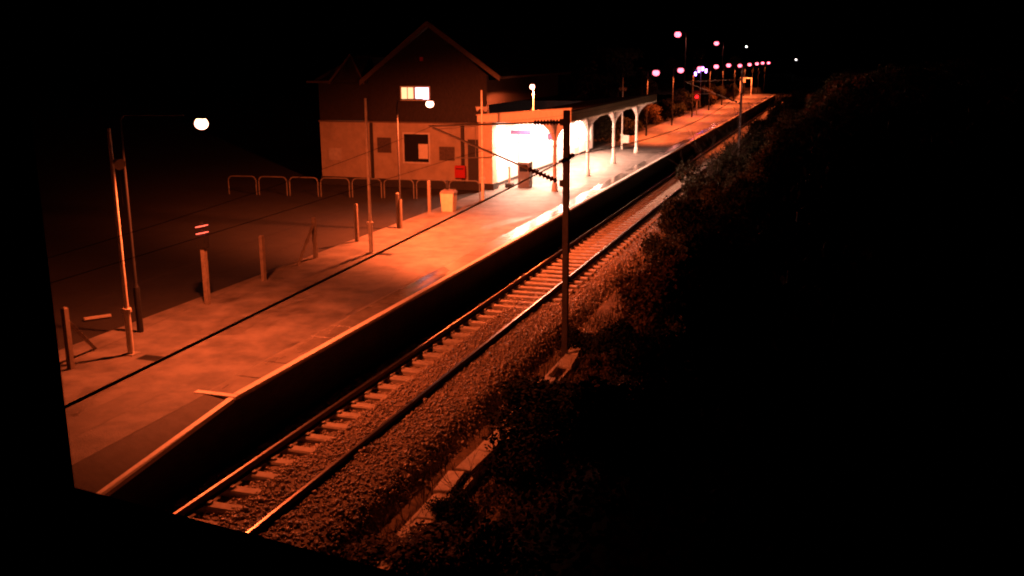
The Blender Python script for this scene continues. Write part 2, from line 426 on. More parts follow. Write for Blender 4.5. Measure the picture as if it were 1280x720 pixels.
# ------------------------------------------------------------------ the road bridge the picture is taken from
br = thing('road_bridge', 'dark brick road bridge parapet with a tall pier in the foreground', 'bridge')
PA = Vector((-1.15, 1.17)); PD = Vector((-.48, 1.08)) - PA; PD.normalize()
ang = math.atan2(PD.y, PD.x); PT = 6.60
br.location = (PA.x, PA.y, 0); br.rotation_euler = (0, 0, ang)          # local x along parapet, outer face y = 0
MB().box(-22, 9, -.40, -.04, 4.2, PT-.12).build('parapet_wall', M_bridgebrick, br)
for k in range(31):
    MB().box(-22+k*1.0+.004, -21+k*1.0-.004, -.46, 0, PT-.118, PT, c=.015).build('coping_stone', M_bridgestone, br)
MB().box(-.75, -.015, -.47, .012, 4.2, 8.55).build('pier', M_bridgebrick, br)
MB().box(-.80, .02, -.52, .06, 8.552, 8.70, c=.03).build('pier_cap', M_bridgestone, br)
MB().box(-22, 9, -9.0, -.402, 4.75, 5.25).build('deck', M_bridgestone, br)
MB().box(1.6, 9, -9, -.05, -.6, 4.70).build('abutment', M_bridgebrick, br)

# ------------------------------------------------------------------ overhead line: masts, wires
def mast(x, y, label, top=5.95, foot=-.55):
    t = thing('overhead_line_mast', label, 'mast', (x, y, 0), 'overhead line masts beside the track')
    w, tf = .072, .014
    m = MB().box(-w, w, -w, -w+tf, foot, top).box(-w, w, w-tf, w, foot, top).box(-.007, .007, -w+tf-.001, w-tf+.001, foot, top)
    m.build('column', M_maststeel, t)
    MB().box(-.35, .35, -.35, .35, foot-.3, foot+.02, c=.01).build('foundation', M_concpost, t)
    ax = -10.14-x; az = 5.50
    ca = MB().tube([(-.85, 0, 5.63), (ax, 0, az)], .024, 8)
    ca.build('top_tube', M_steel, t)
    MB().ribbed((-.12, 0, 5.66), (-.85, 0, 5.63), .032, .075, 9).build('insulator', M_porcelain, t)
    d = Vector((ax, 0, az)) - Vector((-.1, 0, 4.15)); d.normalize(); p0 = Vector((-.1, 0, 4.15))
    MB().tube([p0+d*.95, p0+d*3.72], .028, 8).build('brace_tube', M_steel, t)
    MB().ribbed(p0+d*.15, p0+d*.95, .035, .080, 8).build('insulator', M_porcelain, t)
    MB().tube([p0+d*1.9, (-2.0, 0, 4.74), (-3.0, 0, 4.70)], .016, 6).build('registration_arm', M_steel, t)
    MB().tube([(ax+.25, 0, 5.43), (-2.4, 0, 5.52), (-2.4, 0, 4.74)], .008, 5).build('stay_wire', M_steel, t)
    MB().box(-.16, -.0725, -.06, .06, 5.58, 5.74).box(-.16, -.0725, -.06, .06, 4.07, 4.23).build('bracket', M_maststeel, t)
    # cable post insulators on both track-wise faces
    MB().ribbed((0, -.073, 4.76), (0, -.42, 4.74), .025, .06, 4).build('cable_insulator', M_porcelain, t)
    MB().ribbed((0, .073, 4.76), (0, .62, 4.80), .025, .06, 5).build('cable_insulator', M_porcelain, t)
    return t
mast(MASTX, MASTY, 'nearest steel overhead line mast standing beside the track')
mast(MASTX, 66.2, 'distant dark overhead line mast rising beyond the canopy', top=6.5)
def wire(name, label, pts, r, sag=0.0, seg=14, m=M_cable):
    out = []
    for a, b in zip(pts[:-1], pts[1:]):
        a = Vector(a); b = Vector(b)
        for i in range(seg):
            t = i/seg; p = a.lerp(b, t); p.z -= 4*sag*t*(1-t)*((b-a).length/42); out.append(p)
    out.append(Vector(pts[-1]))
    return tag(MB().tube(out, r, 6).build(name, m, smooth=True), label, 'wire')
wire('feeder_cable', 'thick black cable slanting down from the mast across the platform view', [(MASTX, MASTY-.42, 4.74), (MASTX, 6.0, 4.20), (MASTX, 1.0, 4.05)], .017, 0.05)
wire('feeder_cable', 'black cable sagging away from mast insulator towards the distant mast', [(MASTX, MASTY+.62, 4.80), (MASTX, 65.8, 4.80)], .016, .55)
mw = wire('messenger_wire', 'thin upper overhead wire held by the bracket arms', [(-9.6, -8, 4.66), (-9.6, 1.3, 4.66), (-10.0, MASTY, 5.52), (-10.0, 66.2, 5.52), (-10.0, 108, 5.52), (-10.0, 150, 5.52)], .0045, .55, m=M_wire)
cw = wire('contact_wire', 'thin lower contact wire above the track centre', [(-9.2, -8, 4.45), (-9.2, 1.3, 4.45), (-9.45, MASTY, 4.70), (-8.95, 66.2, 4.70), (-9.45, 108, 4.70), (-9.0, 150, 4.70)], .005, .04, m=M_wire)

# ------------------------------------------------------------------ platform lamps
LAMP_E = 5600
def lamp_post(x, y, top, label, energy=LAMP_E, lens=M_lens, color=SODIUM, arm=.45, adir=1, base=PZ, big=1.0, group='lamps along the platform', cone=R(177), near=True, tilt=0.0, short=False, basem=None, blend=.12, rot=(0, 0, 0)):
    t = thing('lamp_post', label, 'lamp post', (x, y, base), group)
    h = top - base
    b0 = .16 if short else 1.1
    MB().tube([(0, 0, -.05), (0, 0, b0)], [.075, .075], 10).build('base_column', basem or (M_polepaint if short else M_darkpaint), t, True)
    MB().tube([(0, 0, b0), (0, 0, b0+.06), (0, 0, h-.15), (adir*.02, 0, h+.05), (adir*.12, 0, h+.15), (adir*arm*.8, 0, h+.17)], [.06, .036, .028, .024, .018, .016], 8).build('column', M_polepaint if short else M_darkpaint, t, True)
    s = big*(.60 if big <= 1 else .72)
    # lantern housing (flat tapered canopy) with bowl lens under it
    hx = adir*arm
    ho = MB()
    z0 = h+.165*s
    ho.quad_prism([(hx-.20*s, -.13*s, z0), (hx+.22*s, -.14*s, z0), (hx+.22*s, .14*s, z0), (hx-.20*s, .13*s, z0)],
                  [(hx-.16*s, -.07*s, z0+.09*s), (hx+.15*s, -.07*s, z0+.09*s), (hx+.15*s, .07*s, z0+.09*s), (hx-.16*s, .07*s, z0+.09*s)])
    ho.build('housing', M_darkpaint, t)
    lo = MB()
    rings = [(.35, .19), (.72, .15), (.98, .06), (1.06, -.02), (.95, -.11), (.68, -.18), (.3, -.22)]
    n = 12; i0 = len(lo.v)
    for k, z in rings:
        for j in range(n):
            a = 2*math.pi*j/n
            lo.v.append((hx+.03*s+.25*s*k*math.cos(a), .19*s*k*math.sin(a), h+z*s))
    for r in range(len(rings)-1):
        for j in range(n): lo.f.append((r*n+j, r*n+(j+1) % n, (r+1)*n+(j+1) % n, (r+1)*n+j))
    lo.f.append(tuple((len(rings)-1)*n+j for j in range(n)))
    lo.build('lens', lens, t, True)
    if energy: light('lamp_light', 'SPOT', t, (hx, 0, h-.22*s-.04), energy, color, .12, cone=cone, blend=blend, rot=rot)
    return t
lamp_post(-15.55, 18.4, 5.85, 'nearest glaring orange lamp on a long arm over the platform', arm=2.15, energy=LAMP_E*.74, cone=R(168), blend=.4, rot=(R(15), -R(4), 0))
lamp_post(-15.66, 33.3, 5.56, 'orange lamp on an arm in front of the lit upstairs window', arm=1.3, energy=LAMP_E*2.1, basem=M_concpost, cone=R(168), blend=.3, rot=(R(19), -R(3), 0))
lamp_post(-14.42, 46.2, 5.78, 'orange lamp glaring on a short stem above the canopy roof', arm=.16, base=4.50, energy=LAMP_E*.4, short=True).rotation_euler = (0, 0, -math.pi/2)
far = [(78.5, 5.78, 'first pink lamp post past the canopy end'), (90.8, 5.78, 'second pink lamp post past the canopy end, under the tallest lamp'),
       (103.2, 5.76, 'third pink lamp post past the canopy end'), (116.5, 5.8, 'fourth pink lamp post, just right of the violet lights'),
       (129.0, 5.80, 'fifth pink lamp post down the platform'), (143, 5.6, 'sixth pink lamp post down the platform, left of pale frame'),
       (157.4, 5.6, 'seventh pink lamp post down the line, right of pale frame'), (170.5, 5.6, 'third pink lamp post from the far end'),
       (182, 5.6, 'second pink lamp post from the far end'), (196, 5.5, 'farthest pink lamp post in the row')]
for i, (yy, top, lab) in enumerate(far):
    lamp_post(-15.0, yy, top+.08, lab, arm=.62, energy=LAMP_E*1.4 if yy < 160 else LAMP_E*.5, lens=M_lensfar, color=(1, .135, .03), big=1.5, cone=R(134), blend=.5, base=PZ if yy < 166 else .3)
# tall road lamps beyond, arms pointing away from the track
lamp_post(-16.6, 108, 9.35, 'tallest pink street lamp on a high column behind the platform', energy=900, lens=M_lensfar, color=PINK, arm=.95, adir=-1, base=.85, big=1.9, group='tall street lamps beyond the station')
lamp_post(-20.9, 178, 9.1, 'second tall pink street lamp farther down the line', energy=900, lens=M_lensfar, color=PINK, arm=1.2, adir=-1, base=.85, big=2.2, group='tall street lamps beyond the station')
lamp_post(-24.2, 268, 9.1, 'small distant white street lamp near the far end', energy=0, lens=M_lenswhite, arm=1.3, adir=-1, base=.85, big=1.3, group='tall street lamps beyond the station')
lamp_post(-16.3, 330, 5.4, 'tiny white lamp point at the right end of the row', energy=0, lens=M_lenswhite, arm=.5, adir=1, base=-.4, big=1.5, group='tall street lamps beyond the station')

# ------------------------------------------------------------------ loudspeaker poles (hinged pale columns)
def speaker_pole(x, y, top, label, heads, signboard=False):
    t = thing('loudspeaker_pole', label, 'pole', (x, y, PZ), 'pale loudspeaker poles along the platform')
    h = top-PZ
    MB().tube([(0, 0, -.05), (0, 0, 1.0)], .072, 12).build('base_tube', M_polepaint, t, True)
    MB().tube([(0, 0, .96), (0, 0, 1.04)], .095, 12).box(-.11, .11, -.03, .03, .97, 1.03).build('hinge_collar', M_polepaint, t)
    MB().tube([(0, 0, 1.04), (0, 0, h)], [.05, .036], 10).build('upper_tube', M_polepaint, t, True)
    MB().box(-.14, .14, -.14, .14, -.02, .025, c=.008).build('base_plate', M_steel, t)
    for dx, z in heads:
        sgn = 1 if dx > 0 else -1
        lp = MB().tube([(dx*.55, -.02, z-PZ+.03), (dx, -.05, z-PZ+.02), (dx+sgn*.04, -.06, z-PZ), (dx+sgn*.12, -.10, z-PZ-.03)], [.05, .06, .085, .125], 12).build('loudspeaker', M_paleboard, t, True)
        MB().tube([(0, 0, z-PZ-.05), (dx*.6, 0, z-PZ+.03)], .018, 6).build('speaker_bracket', M_steel, lp)
    if len(heads) == 1:
        MB().tube([(heads[0][0], 0, heads[0][1]-PZ-.05), (heads[0][0]+.02, 0, heads[0][1]-PZ-.9)], .007, 5).build('hanging_lead', M_cable, t)
    if signboard:
        MB().box(.04, .50, -.04, -.015, .45, .98).build('sign_board', M_posterw, t)
    return t
speaker_pole(-14.55, 16.85, 5.83, 'nearest pale pole with single loudspeaker at left', [(.17, 5.12)])
speaker_pole(-14.60, 28.7, 5.95, 'plain pale pole in front of the cream wall corner', [])
speaker_pole(-15.18, 41.0, 5.78, 'pale pole with twin round loudspeakers beside the canopy corner', [(-.10, 5.0), (.10, 5.0)])
speaker_pole(-14.4, 66.6, 5.75, 'dim pole with a small sign board past the last canopy column', [(-.09, 5.0), (.09, 5.0)], True)

# ------------------------------------------------------------------ chain-link fence with concrete posts behind the platform
fe = thing('chain_link_fence', 'low concrete post fence along the back of the platform', 'fence', (0, 0, YARD))
fp = MB().box(-.055, .055, -.055, .055, -.1, 1.38, c=.03).mesh('fence_post'); fp.materials.append(M_concpost)
posts = [(-15.05, 15.6), (-15.75, 24.05), (-15.95, 27.4), (-16.0, 30.4), (-15.8, 33.4), (-16.15, 37.2)]
for px_, py_ in posts: inst('fence_post', fp, fe, (px_, py_, 0), (0, 0, random.uniform(-.1, .1)))
def strut(x0, y0, z0, x1, y1, z1): MB().tube([(x0, y0, z0), (x1, y1, z1)], .055, 4).build('brace', M_concpost, fe)
strut(-15.1, 15.7, 1.05, -15.6, 16.95, .03); strut(-15.95, 27.35, 1.15, -15.9, 26.2, .03)
fw = MB()
for a, b in zip(posts[:-1], posts[1:]):
    for z in (.2, .75, 1.3):
        fw.tube([(a[0], a[1], z), (b[0], b[1], z)], .0015, 4)
fw.build('fence_wire', M_wire, fe)
# louvred box lamp on a concrete post
lb = thing('louvred_lamp', 'small red glinting louvred box on a post behind the platform', 'lamp', (-15.62, 21.15, PZ))
MB().box(-.06, .06, -.06, .06, -.05, 1.52).build('post', M_concpost, lb)
MB().box(-.12, .12, -.10, .10, 1.524, 1.86).build('lamp_box', M_darkpaint, lb)
for z in (1.88, 2.06):
    MB().quad_prism([(-.12, -.11, z), (.13, -.11, z+.05), (.13, .10, z+.05), (-.12, .10, z)], [(-.12, -.11, z+.02), (.13, -.11, z+.07), (.13, .10, z+.07), (-.12, .10, z+.02)]).build('louvre', M_glint, lb)
MB().box(-.03, .03, -.03, .03, 1.862, 2.20).build('louvre_stem', M_darkpaint, lb)
pk = MB().box(-.32, .32, -.06, .06, 0, .045).build('board', M_paleboard, loc=(-17.5, 19.2, YARD+.02)); pk.rotation_euler = (0, 0, R(52))
tag(pk, 'short pale board lying on the ground behind the fence', 'board')

# ------------------------------------------------------------------ hoop barriers, bin
hoop_names = ['leftmost tubular hoop of the row before the station house', 'second tubular hoop from the left before the station house',
              'third tubular hoop from the left before the station house', 'fourth tubular hoop from the left, beneath the cream wall corner',
              'fifth tubular hoop from the left, behind the plain pale pole', 'sixth tubular hoop from the left, under the cream wall',
              'seventh tubular hoop from the left, behind the cream bin', 'rightmost tubular hoop, next to the twin loudspeaker pole']
def hoop_mesh(w, h):
    r = .22; pts = [(0, 0, -.1), (0, 0, h-r)]
    pts += [(r-r*math.cos(a), 0, h-r+r*math.sin(a)) for a in (R(22), R(45), R(68), R(90))]
    pts += [(w-r+r*math.sin(a), 0, h-r+r*math.cos(a)) for a in (R(0), R(22), R(45), R(68), R(90))] + [(w, 0, -.1)]
    me = MB().tube(pts, .028, 8).mesh('hoop_barrier', True); me.materials.append(M_hoop); return me
hm = hoop_mesh(1.42, .86)
hx0, hy0, hx1, hy1 = -27.75, 39.9, -15.35, 41.45
for k in range(8):
    t = k/8
    o = inst('hoop_barrier', hm, None, (hx0+(hx1-hx0)*t, hy0+(hy1-hy0)*t, YARD), (0, 0, math.atan2(hy1-hy0, hx1-hx0)))
    tag(o, hoop_names[k], 'barrier', 'row of tubular hoop barriers')
bn = thing('grit_bin', 'cream grit bin with a dark lid at the back of the platform', 'bin', (-15.5, 37.75, PZ))
MB().quad_prism([(-.24, -.2, 0), (.24, -.2, 0), (.24, .2, 0), (-.24, .2, 0)], [(-.29, -.24, .78), (.29, -.24, .78), (.29, .24, .78), (-.29, .24, .78)]).build('body', M_bin, bn)
MB().quad_prism([(-.31, -.26, .783), (.31, -.26, .783), (.31, .26, .783), (-.31, .26, .783)], [(-.26, -.16, .87), (.26, -.16, .87), (.26, .2, .90), (-.26, .2, .90)]).build('lid', M_machine, bn)
MB().tube([(-.1, .1, .9), (-.1, .1, 1.28)], .06, 8).build('lid_handle', M_darkpaint, bn)

# ------------------------------------------------------------------ station house
GY = 44.6                                           # gable face
st_h = thing('station_house', 'gabled station house with cream ground floor and lit upstairs window', 'building', (0, 0, 0))
BX0, BX1, WX = -22.5, -16.25, -25.35                 # main block, wing left end
BY1 = 66.0; ZF = 4.06
def part(name, m, *boxes, parent=st_h, smooth=False):
    b = MB()
    for bx in boxes: b.box(*bx)
    return b.build(name, m, parent, smooth)
part('ground_floor_wall', M_cream, (BX0, -17.62, GY, GY+.3, 1.25, ZF), (-17.62, BX1, GY+.004, GY+.3, 1.25, ZF))
part('wing_wall', M_cream, (WX, BX0-.003, GY+.06, GY+.36, 1.25, ZF))
part('plinth', M_plinth, (WX-.02, BX1+.02, GY-.03, GY+.33, .7, 1.247))
part('side_wall', M_cream, (WX, WX+.3, GY+.363, BY1, .7, ZF))
part('corner_pilaster', M_creamtrim, (-16.65, -15.95, GY-.12, GY+.5, 1.2, 4.12))
part('corner_plinth', M_plinth, (-16.72, -15.88, GY-.19, GY+.55, .85, 1.197))
# hung-tile upper storey: dark tile courses, each course a board of tiles, clipped to the gable
APX, APZ = -19.15, 8.75; EZL, EZR = 6.02, 6.05
EXL, EXR = -22.75, -15.6
up = MB().prism([(BX0, ZF+.02), (BX1, ZF+.02), (BX1, 6.35), (APX, APZ-.12), (BX0, 6.2)], 'y', GY+.04, GY+.3)
up.build('upper_wall', M_slate, st_h)
def gable_half(z):                                  # inside x-range of the gable at height z
    lo = BX0 if z < 6.2 else BX0 + (z-6.2)/(APZ-.12-6.2)*(APX-BX0)
    hi = BX1 if z < 6.35 else BX1 + (z-6.35)/(APZ-.12-6.35)*(APX-BX1)
    return lo, hi
z = ZF+.04; k = 0
while z < 8.4:
    lo, hi = gable_half(z+.17)
    b = MB(); x = lo + (.1 if k % 2 else 0)
    while x < hi-.05:
        x1 = min(x+.21, hi)
        if not (x1 > -20.75 and x < -19.2 and z+.2 > 5.15 and z < 5.8):
            d = random.uniform(0, .012)
            b.quad_prism([(x+.004, GY-.012-d, z), (x1-.004, GY-.012-d, z), (x1-.004, GY+.038, z), (x+.004, GY+.038, z)],
                         [(x+.004, GY+.012, z+.2), (x1-.004, GY+.012, z+.2), (x1-.004, GY+.038, z+.2), (x+.004, GY+.038, z+.2)])
        x += .21
    if b.v:
        tcs = b.build('tile_course', M_slate, st_h); tcs['kind'] = 'stuff'
    z += .185; k += 1
part('floor_band', M_barge, (WX-.02, BX1+.05, GY-.045, GY+.05, ZF-.03, ZF+.035))
part('wing_upper_wall', M_slate, (WX, BX0-.003, GY+.1, GY+.36, ZF+.04, 5.95))
# main roof: two slopes with overhang, bargeboards
def roof_slope(name, xa, za, xb, zb, y0, y1, th=.14):
    d = Vector((xb-xa, zb-za)).normalized(); nrm = Vector((-d.y, d.x)) if d.x > 0 else Vector((d.y, -d.x))
    return MB().prism([(xa, za), (xb, zb), (xb+nrm.x*th, zb+nrm.y*th), (xa+nrm.x*th, za+nrm.y*th)], 'y', y0, y1).build(name, M_roof, st_h)
roof_slope('roof_slope', EXL-.1, EZL-.08, APX, APZ, GY-.22, 57.0)
roof_slope('roof_slope', EXR+.1, EZR+.12, APX+.0, APZ, GY-.22, 57.0)
def barge(xa, za, xb, zb):
    MB().prism([(xa, za-.12), (xb, zb-.12), (xb, zb+.13), (xa, za+.13)], 'y', GY-.275, GY-.225).build('bargeboard', M_barge, st_h)
barge(EXL-.1, EZL-.05, APX, APZ); barge(EXR+.1, EZR+.15, APX, APZ)
# wing roof with small gablet
roof_slope('wing_roof', -25.85, 5.98, -23.3, 7.2, GY+.7, 60.0)
MB().prism([(-24.55, 5.97), (-22.78, 5.97), (-23.45, 7.25)], 'y', GY+.08, GY+2.2).build('gablet', M_slate, st_h)
for xa, xb in ((-24.7, -23.45), (-22.75, -23.45)):
    MB().prism([(xa, 5.9), (xb, 7.25), (xb, 7.40), (xa, 6.05)], 'y', GY-.0, GY+.06).build('gablet_board', M_barge, st_h)
part('wing_eave', M_barge, (-25.95, -24.6, GY-.05, GY+.35, 5.96, 6.06))
part('upper_side_wall', M_slate, (BX1-.3, BX1, GY+.31, 57, 4.95, 6.1), (BX0, BX0+.3, GY+.31, 57, 4.1, 6.1))
part('rear_gable_wall', M_slate, (WX, BX1, BY1-.3, BY1, .8, 4.2))
# upstairs window: two lit lights in a frame
w = part('window', M_frame, (-20.76, -19.18, GY-.03, GY+.02, 5.76, 5.82), (-20.76, -19.18, GY-.05, GY+.02, 5.13, 5.19),
         (-20.76, -20.70, GY-.03, GY+.02, 5.19, 5.76), (-19.24, -19.18, GY-.03, GY+.02, 5.19, 5.76), (-20.06, -19.96, GY-.03, GY+.02, 5.19, 5.76))
part('pane', M_litwarm, (-20.70, -20.06, GY-.005, GY+.005, 5.19, 5.76), parent=w)
part('pane', M_litwhite, (-19.96, -19.24, GY-.005, GY+.005, 5.19, 5.76), parent=w)
part('glazing_bar', M_frame, (-20.40, -20.36, GY-.02, GY-.006, 5.19, 5.76), parent=w)
al = part('alarm_light', M_red, (-19.64, -19.50, GY-.10, GY-.02, 7.02, 7.20))
# ground floor features on the gable wall
w = part('ground_window', M_frame, (-20.72, -19.24, GY-.04, GY, 3.50, 3.58), (-20.72, -19.24, GY-.07, GY, 2.05, 2.13),
         (-20.72, -20.64, GY-.04, GY, 2.13, 3.50), (-19.32, -19.24, GY-.04, GY, 2.13, 3.50))
part('pane', M_darkglass, (-20.64, -19.32, GY-.012, GY-.002, 2.13, 3.50), parent=w)
part('poster', M_posterw, (-19.86, -19.36, GY-.03, GY-.014, 2.30, 3.02), parent=w)
part('poster_board', M_poster, (-18.75, -17.95, GY-.05, GY, 2.25, 2.92))
part('poster_board', M_poster, (-22.1, -21.35, GY-.04, GY, 2.55, 3.3))
part('wall_stain_board', M_paleboard, (-24.9, -24.2, GY+.02, GY+.058, 2.1, 2.7))
part('drainpipe', M_plinth, (-22.44, -22.32, GY-.11, GY-.032, 1.2, ZF-.04))
part('drainpipe', M_plinth, (-17.58, -17.42, GY-.12, GY-.032, 1.2, ZF-.04))
rb = thing('red_wall_box', 'small red box fixed to the cream wall near the canopy', 'box', (-17.58, GY-.13, 1.45))
MB().box(-.27, .27, -.18, 0, 0, .60, c=.04).build('body', M_red, rb)
MB().box(-.20, .20, -.186, -.181, .42, .47).build('slot', M_darkpaint, rb)
wd = part('side_door', M_plinth, (-17.25, -16.72, GY-.03, GY+.003, 1.25, 3.3))

# platform-side wall with brightly lit windows and doors
PW = BX1
pwall = MB()
wins = []                                            # (y0, y1, z0, z1)
yy = 46.0
segs = [(46.0, 49.6, 1.60, 3.75), (50.1, 51.3, .95, 3.3), (51.8, 55.4, 1.60, 3.75), (55.9, 57.1, .95, 3.3), (57.6, 60.6, 1.60, 3.75), (61.0, 62.1, .95, 3.3), (62.6, 65.2, 1.6, 3.75)]
prev = GY+.502
for y0, y1, z0, z1 in segs:
    pwall.box(PW-.25, PW, prev, y0, .8, 4.2)
    if z0 > 1: pwall.box(PW-.25, PW, y0, y1, .8, z0)
    pwall.box(PW-.25, PW, y0, y1, z1, 4.2); prev = y1
pwall.box(PW-.25, PW, prev, BY1-.31, .8, 4.2)
pwall.build('platform_wall', M_whitewall, st_h)
for y0, y1, z0, z1 in segs:
    door = z0 < 1
    f = MB().box(PW-.14, PW-.05, y0, y0+.07, z0, z1).box(PW-.14, PW-.05, y1-.07, y1, z0, z1).box(PW-.14, PW-.05, y0+.07, y1-.07, z1-.07, z1).box(PW-.14, PW-.05, y0+.07, y1-.07, z0, z0+(.5 if door else .07))
    if not door:
        f.box(PW-.13, PW-.06, (y0+y1)/2-.03, (y0+y1)/2+.03, z0+.07, z1-.07).box(PW-.12, PW-.07, y0+.07, y1-.07, z1-.62, z1-.57)
    fo = f.build('door' if door else 'platform_window', M_frame, st_h)
    MB().box(PW-.10, PW-.09, y0+.07, y1-.07, z0+(.5 if door else .07), z1-.07).build('pane', M_litroom, fo)
    if door: MB().box(PW-.05, PW-.01, y1-.2, y1-.14, z0+.95, z0+1.1).build('handle', M_steel, fo)
part('wall_plinth', M_plinth, *[(PW+.001, PW+.03, a, b, .86, 1.05) for a, b in ((45.2, 50.05), (51.35, 55.85), (57.15, 60.95), (62.15, 65.7))])

# ------------------------------------------------------------------ canopy
CX = -12.0; CY0, CY1 = 44.25, 66.2
can = thing('platform_canopy', 'station canopy on slender flared columns with toothed valance', 'canopy', (0, 0, 0))
# roof deck rises toward the track
MB().quad_prism([(PW+.005, CY0+.06, 4.16), (CX+.0, CY0+.06, 4.42), (CX+.0, CY1, 4.42), (PW+.005, CY1, 4.16)],
                [(PW+.005, CY0+.06, 4.30), (CX+.0, CY0+.06, 4.70), (CX+.0, CY1, 4.70), (PW+.005, CY1, 4.30)]).build('roof_deck', M_felt, can)
MB().quad_prism([(PW+.005, CY0+.07, 4.13), (CX-.03, CY0+.07, 4.39), (CX-.03, CY1-.02, 4.39), (PW+.005, CY1-.02, 4.13)],
                [(PW+.005, CY0+.07, 4.157), (CX-.03, CY0+.07, 4.416), (CX-.03, CY1-.02, 4.416), (PW+.005, CY1-.02, 4.157)]).build('soffit', M_whitewall, can)
# end fascia (wedge board facing the camera), boards side by side
nb = 22
for k in range(nb):
    xa = -16.62 + (CX+.02+16.62)*k/nb; xb = -16.62 + (CX+.02+16.62)*(k+1)/nb - .006
    za = 4.47 + (4.84-4.47)*k/nb; zb = 4.47 + (4.84-4.47)*(k+1)/nb
    d = random.uniform(0, .006)
    MB().quad_prism([(xa, CY0-d, 4.17), (xb, CY0-d, 4.17), (xb, CY0+.055, 4.17), (xa, CY0+.055, 4.17)], [(xa, CY0-d, za), (xb, CY0-d, zb), (xb, CY0+.055, zb), (xa, CY0+.055, za)]).build('fascia_board', M_fascia, can)
MB().quad_prism([(-16.66, CY0-.05, 4.475), (CX+.06, CY0-.05, 4.845), (CX+.06, CY0+.08, 4.845), (-16.66, CY0+.08, 4.475)],
                [(-16.66, CY0-.05, 4.52), (CX+.06, CY0-.05, 4.89), (CX+.06, CY0+.08, 4.89), (-16.66, CY0+.08, 4.52)]).build('fascia_cap', M_creamtrim, can)
# long valance: pointed boards
yb = CY0+.07; k = 0
vme = MB().prism([(0, 4.70), (.205, 4.70), (.205, 4.30), (.1025, 4.16), (0, 4.30)], 'x', CX+.002, CX+.03).mesh('valance_board'); vme.materials.append(M_creamtrim)
while yb < CY1-.2:
    inst('valance_board', vme, can, (random.uniform(0, .004), yb, 0)); yb += .22; k += 1
MB().box(CX-.01, CX+.06, CY0+.085, CY1, 4.703, 4.78).build('gutter', M_darkpaint, can)
cols = [44.9, 51.3, 57.6, 64.4]
def column(y, m):
    c = MB()
    c.tube([(-12.95, y, PZ), (-12.95, y, PZ+.05), (-12.95, y, PZ+.35), (-12.95, y, PZ+.40), (-12.95, y, 3.0), (-12.95, y, 3.05), (-12.95, y, 3.1), (-12.95, y, 4.38)],
           [.16, .16, .14, .10, .085, .12, .085, .085], 12)
    o = c.build('column', m, can, True)
    for s in (-1, 1):                               # flared spandrel brackets along and across
        outl = [(0, 2.95), (0, 4.36), (.95, 4.36)] + [(.95*(q/9)**2.3, 2.95+1.33*(q/9)**.9) for q in range(9, 0, -1)]
        MB().prism([(y+s*(u+.05), w_) for u, w_ in outl], 'x', -13.0, -12.90).build('bracket', m, o)
        MB().prism([(-12.95+s*(u*.95+.05), w_-.0) for u, w_ in [(a, b if b < 4.2 else b-.05) for a, b in outl]], 'y', y-.03, y+.03).build('bracket', m, o)
    return o
M_colpaint = mat('column_paint', (.66, .60, .55), .45, var=.2)
for yc in cols: column(yc, M_colpaint)
# fluorescent fittings under the canopy
def batten(x, y, z, label, e):
    t = thing('fluorescent_light', label, 'light fitting', (x, y, z), 'fluorescent fittings under the canopy')
    MB().box(-.09, .09, -.75, .75, .02, .09).build('housing', M_frame, t)
    MB().tube([(-.04, -.72, 0), (-.04, .72, 0)], .018, 8).tube([(.04, -.72, 0), (.04, .72, 0)], .018, 8).build('tube', M_tube, t)
    light('tube_light', 'AREA', t, (0, 0, -.03), e, (1.0, .46, .30), sx=.18, sy=1.45)
TE = 950
for k, (yy, lab) in enumerate([(46.2, 'fluorescent fitting under the canopy just behind the end fascia'), (50.0, 'second fluorescent fitting under the canopy counting from the fascia'),
                               (54.0, 'third fluorescent fitting under the canopy counting from the fascia'), (58.0, 'fluorescent fitting under the canopy between the last two columns'),
                               (62.2, 'farthest fluorescent fitting under the canopy')]):
    batten(-15.0, yy, 4.05, lab, TE)

# platform furniture beneath the canopy
sg = thing('hanging_sign', 'wide violet sign hanging under the canopy end', 'sign', (-15.35, 47.0, 3.5))
MB().box(-.52, .52, -.03, .03, -.11, .11).build('board', M_signblue, sg)
MB().tube([(-.4, 0, .11), (-.4, 0, .66)], .012, 6).tube([(.4, 0, .11), (.4, 0, .66)], .012, 6).build('hanger', M_steel, sg)
sg = thing('hanging_sign', 'smaller pinkish sign hanging deeper under the canopy', 'sign', (-14.6, 50.2, 3.05))
MB().box(-.27, .27, -.03, .03, -.17, .17).build('board', M_signblue, sg)
MB().tube([(-.2, 0, .17), (-.2, 0, 1.12)], .012, 6).tube([(.2, 0, .17), (.2, 0, 1.12)], .012, 6).build('hanger', M_steel, sg)
tm = thing('ticket_machine', 'grey upright machine standing under the canopy', 'machine', (-14.75, 45.9, PZ))
MB().box(-.30, .30, -.25, .25, .0, 1.28, c=.04).build('cabinet', M_machine, tm)
MB().box(-.2, .2, -.262, -.252, .80, 1.12).build('screen', M_darkglass, tm)
MB().box(-.16, .16, -.27, -.252, .30, .42).build('tray', M_steel, tm)
pb = thing('bollard', 'dark footed post between the cream corner and grey machine', 'bollard', (-15.5, 45.7, PZ))
MB().tube([(0, 0, .2), (0, 0, 1.05)], .05, 10).build('post', M_polepaint, pb, True)
MB().box(-.18, .18, -.18, .18, 0, .22, c=.04).build('foot', M_plinth, pb)

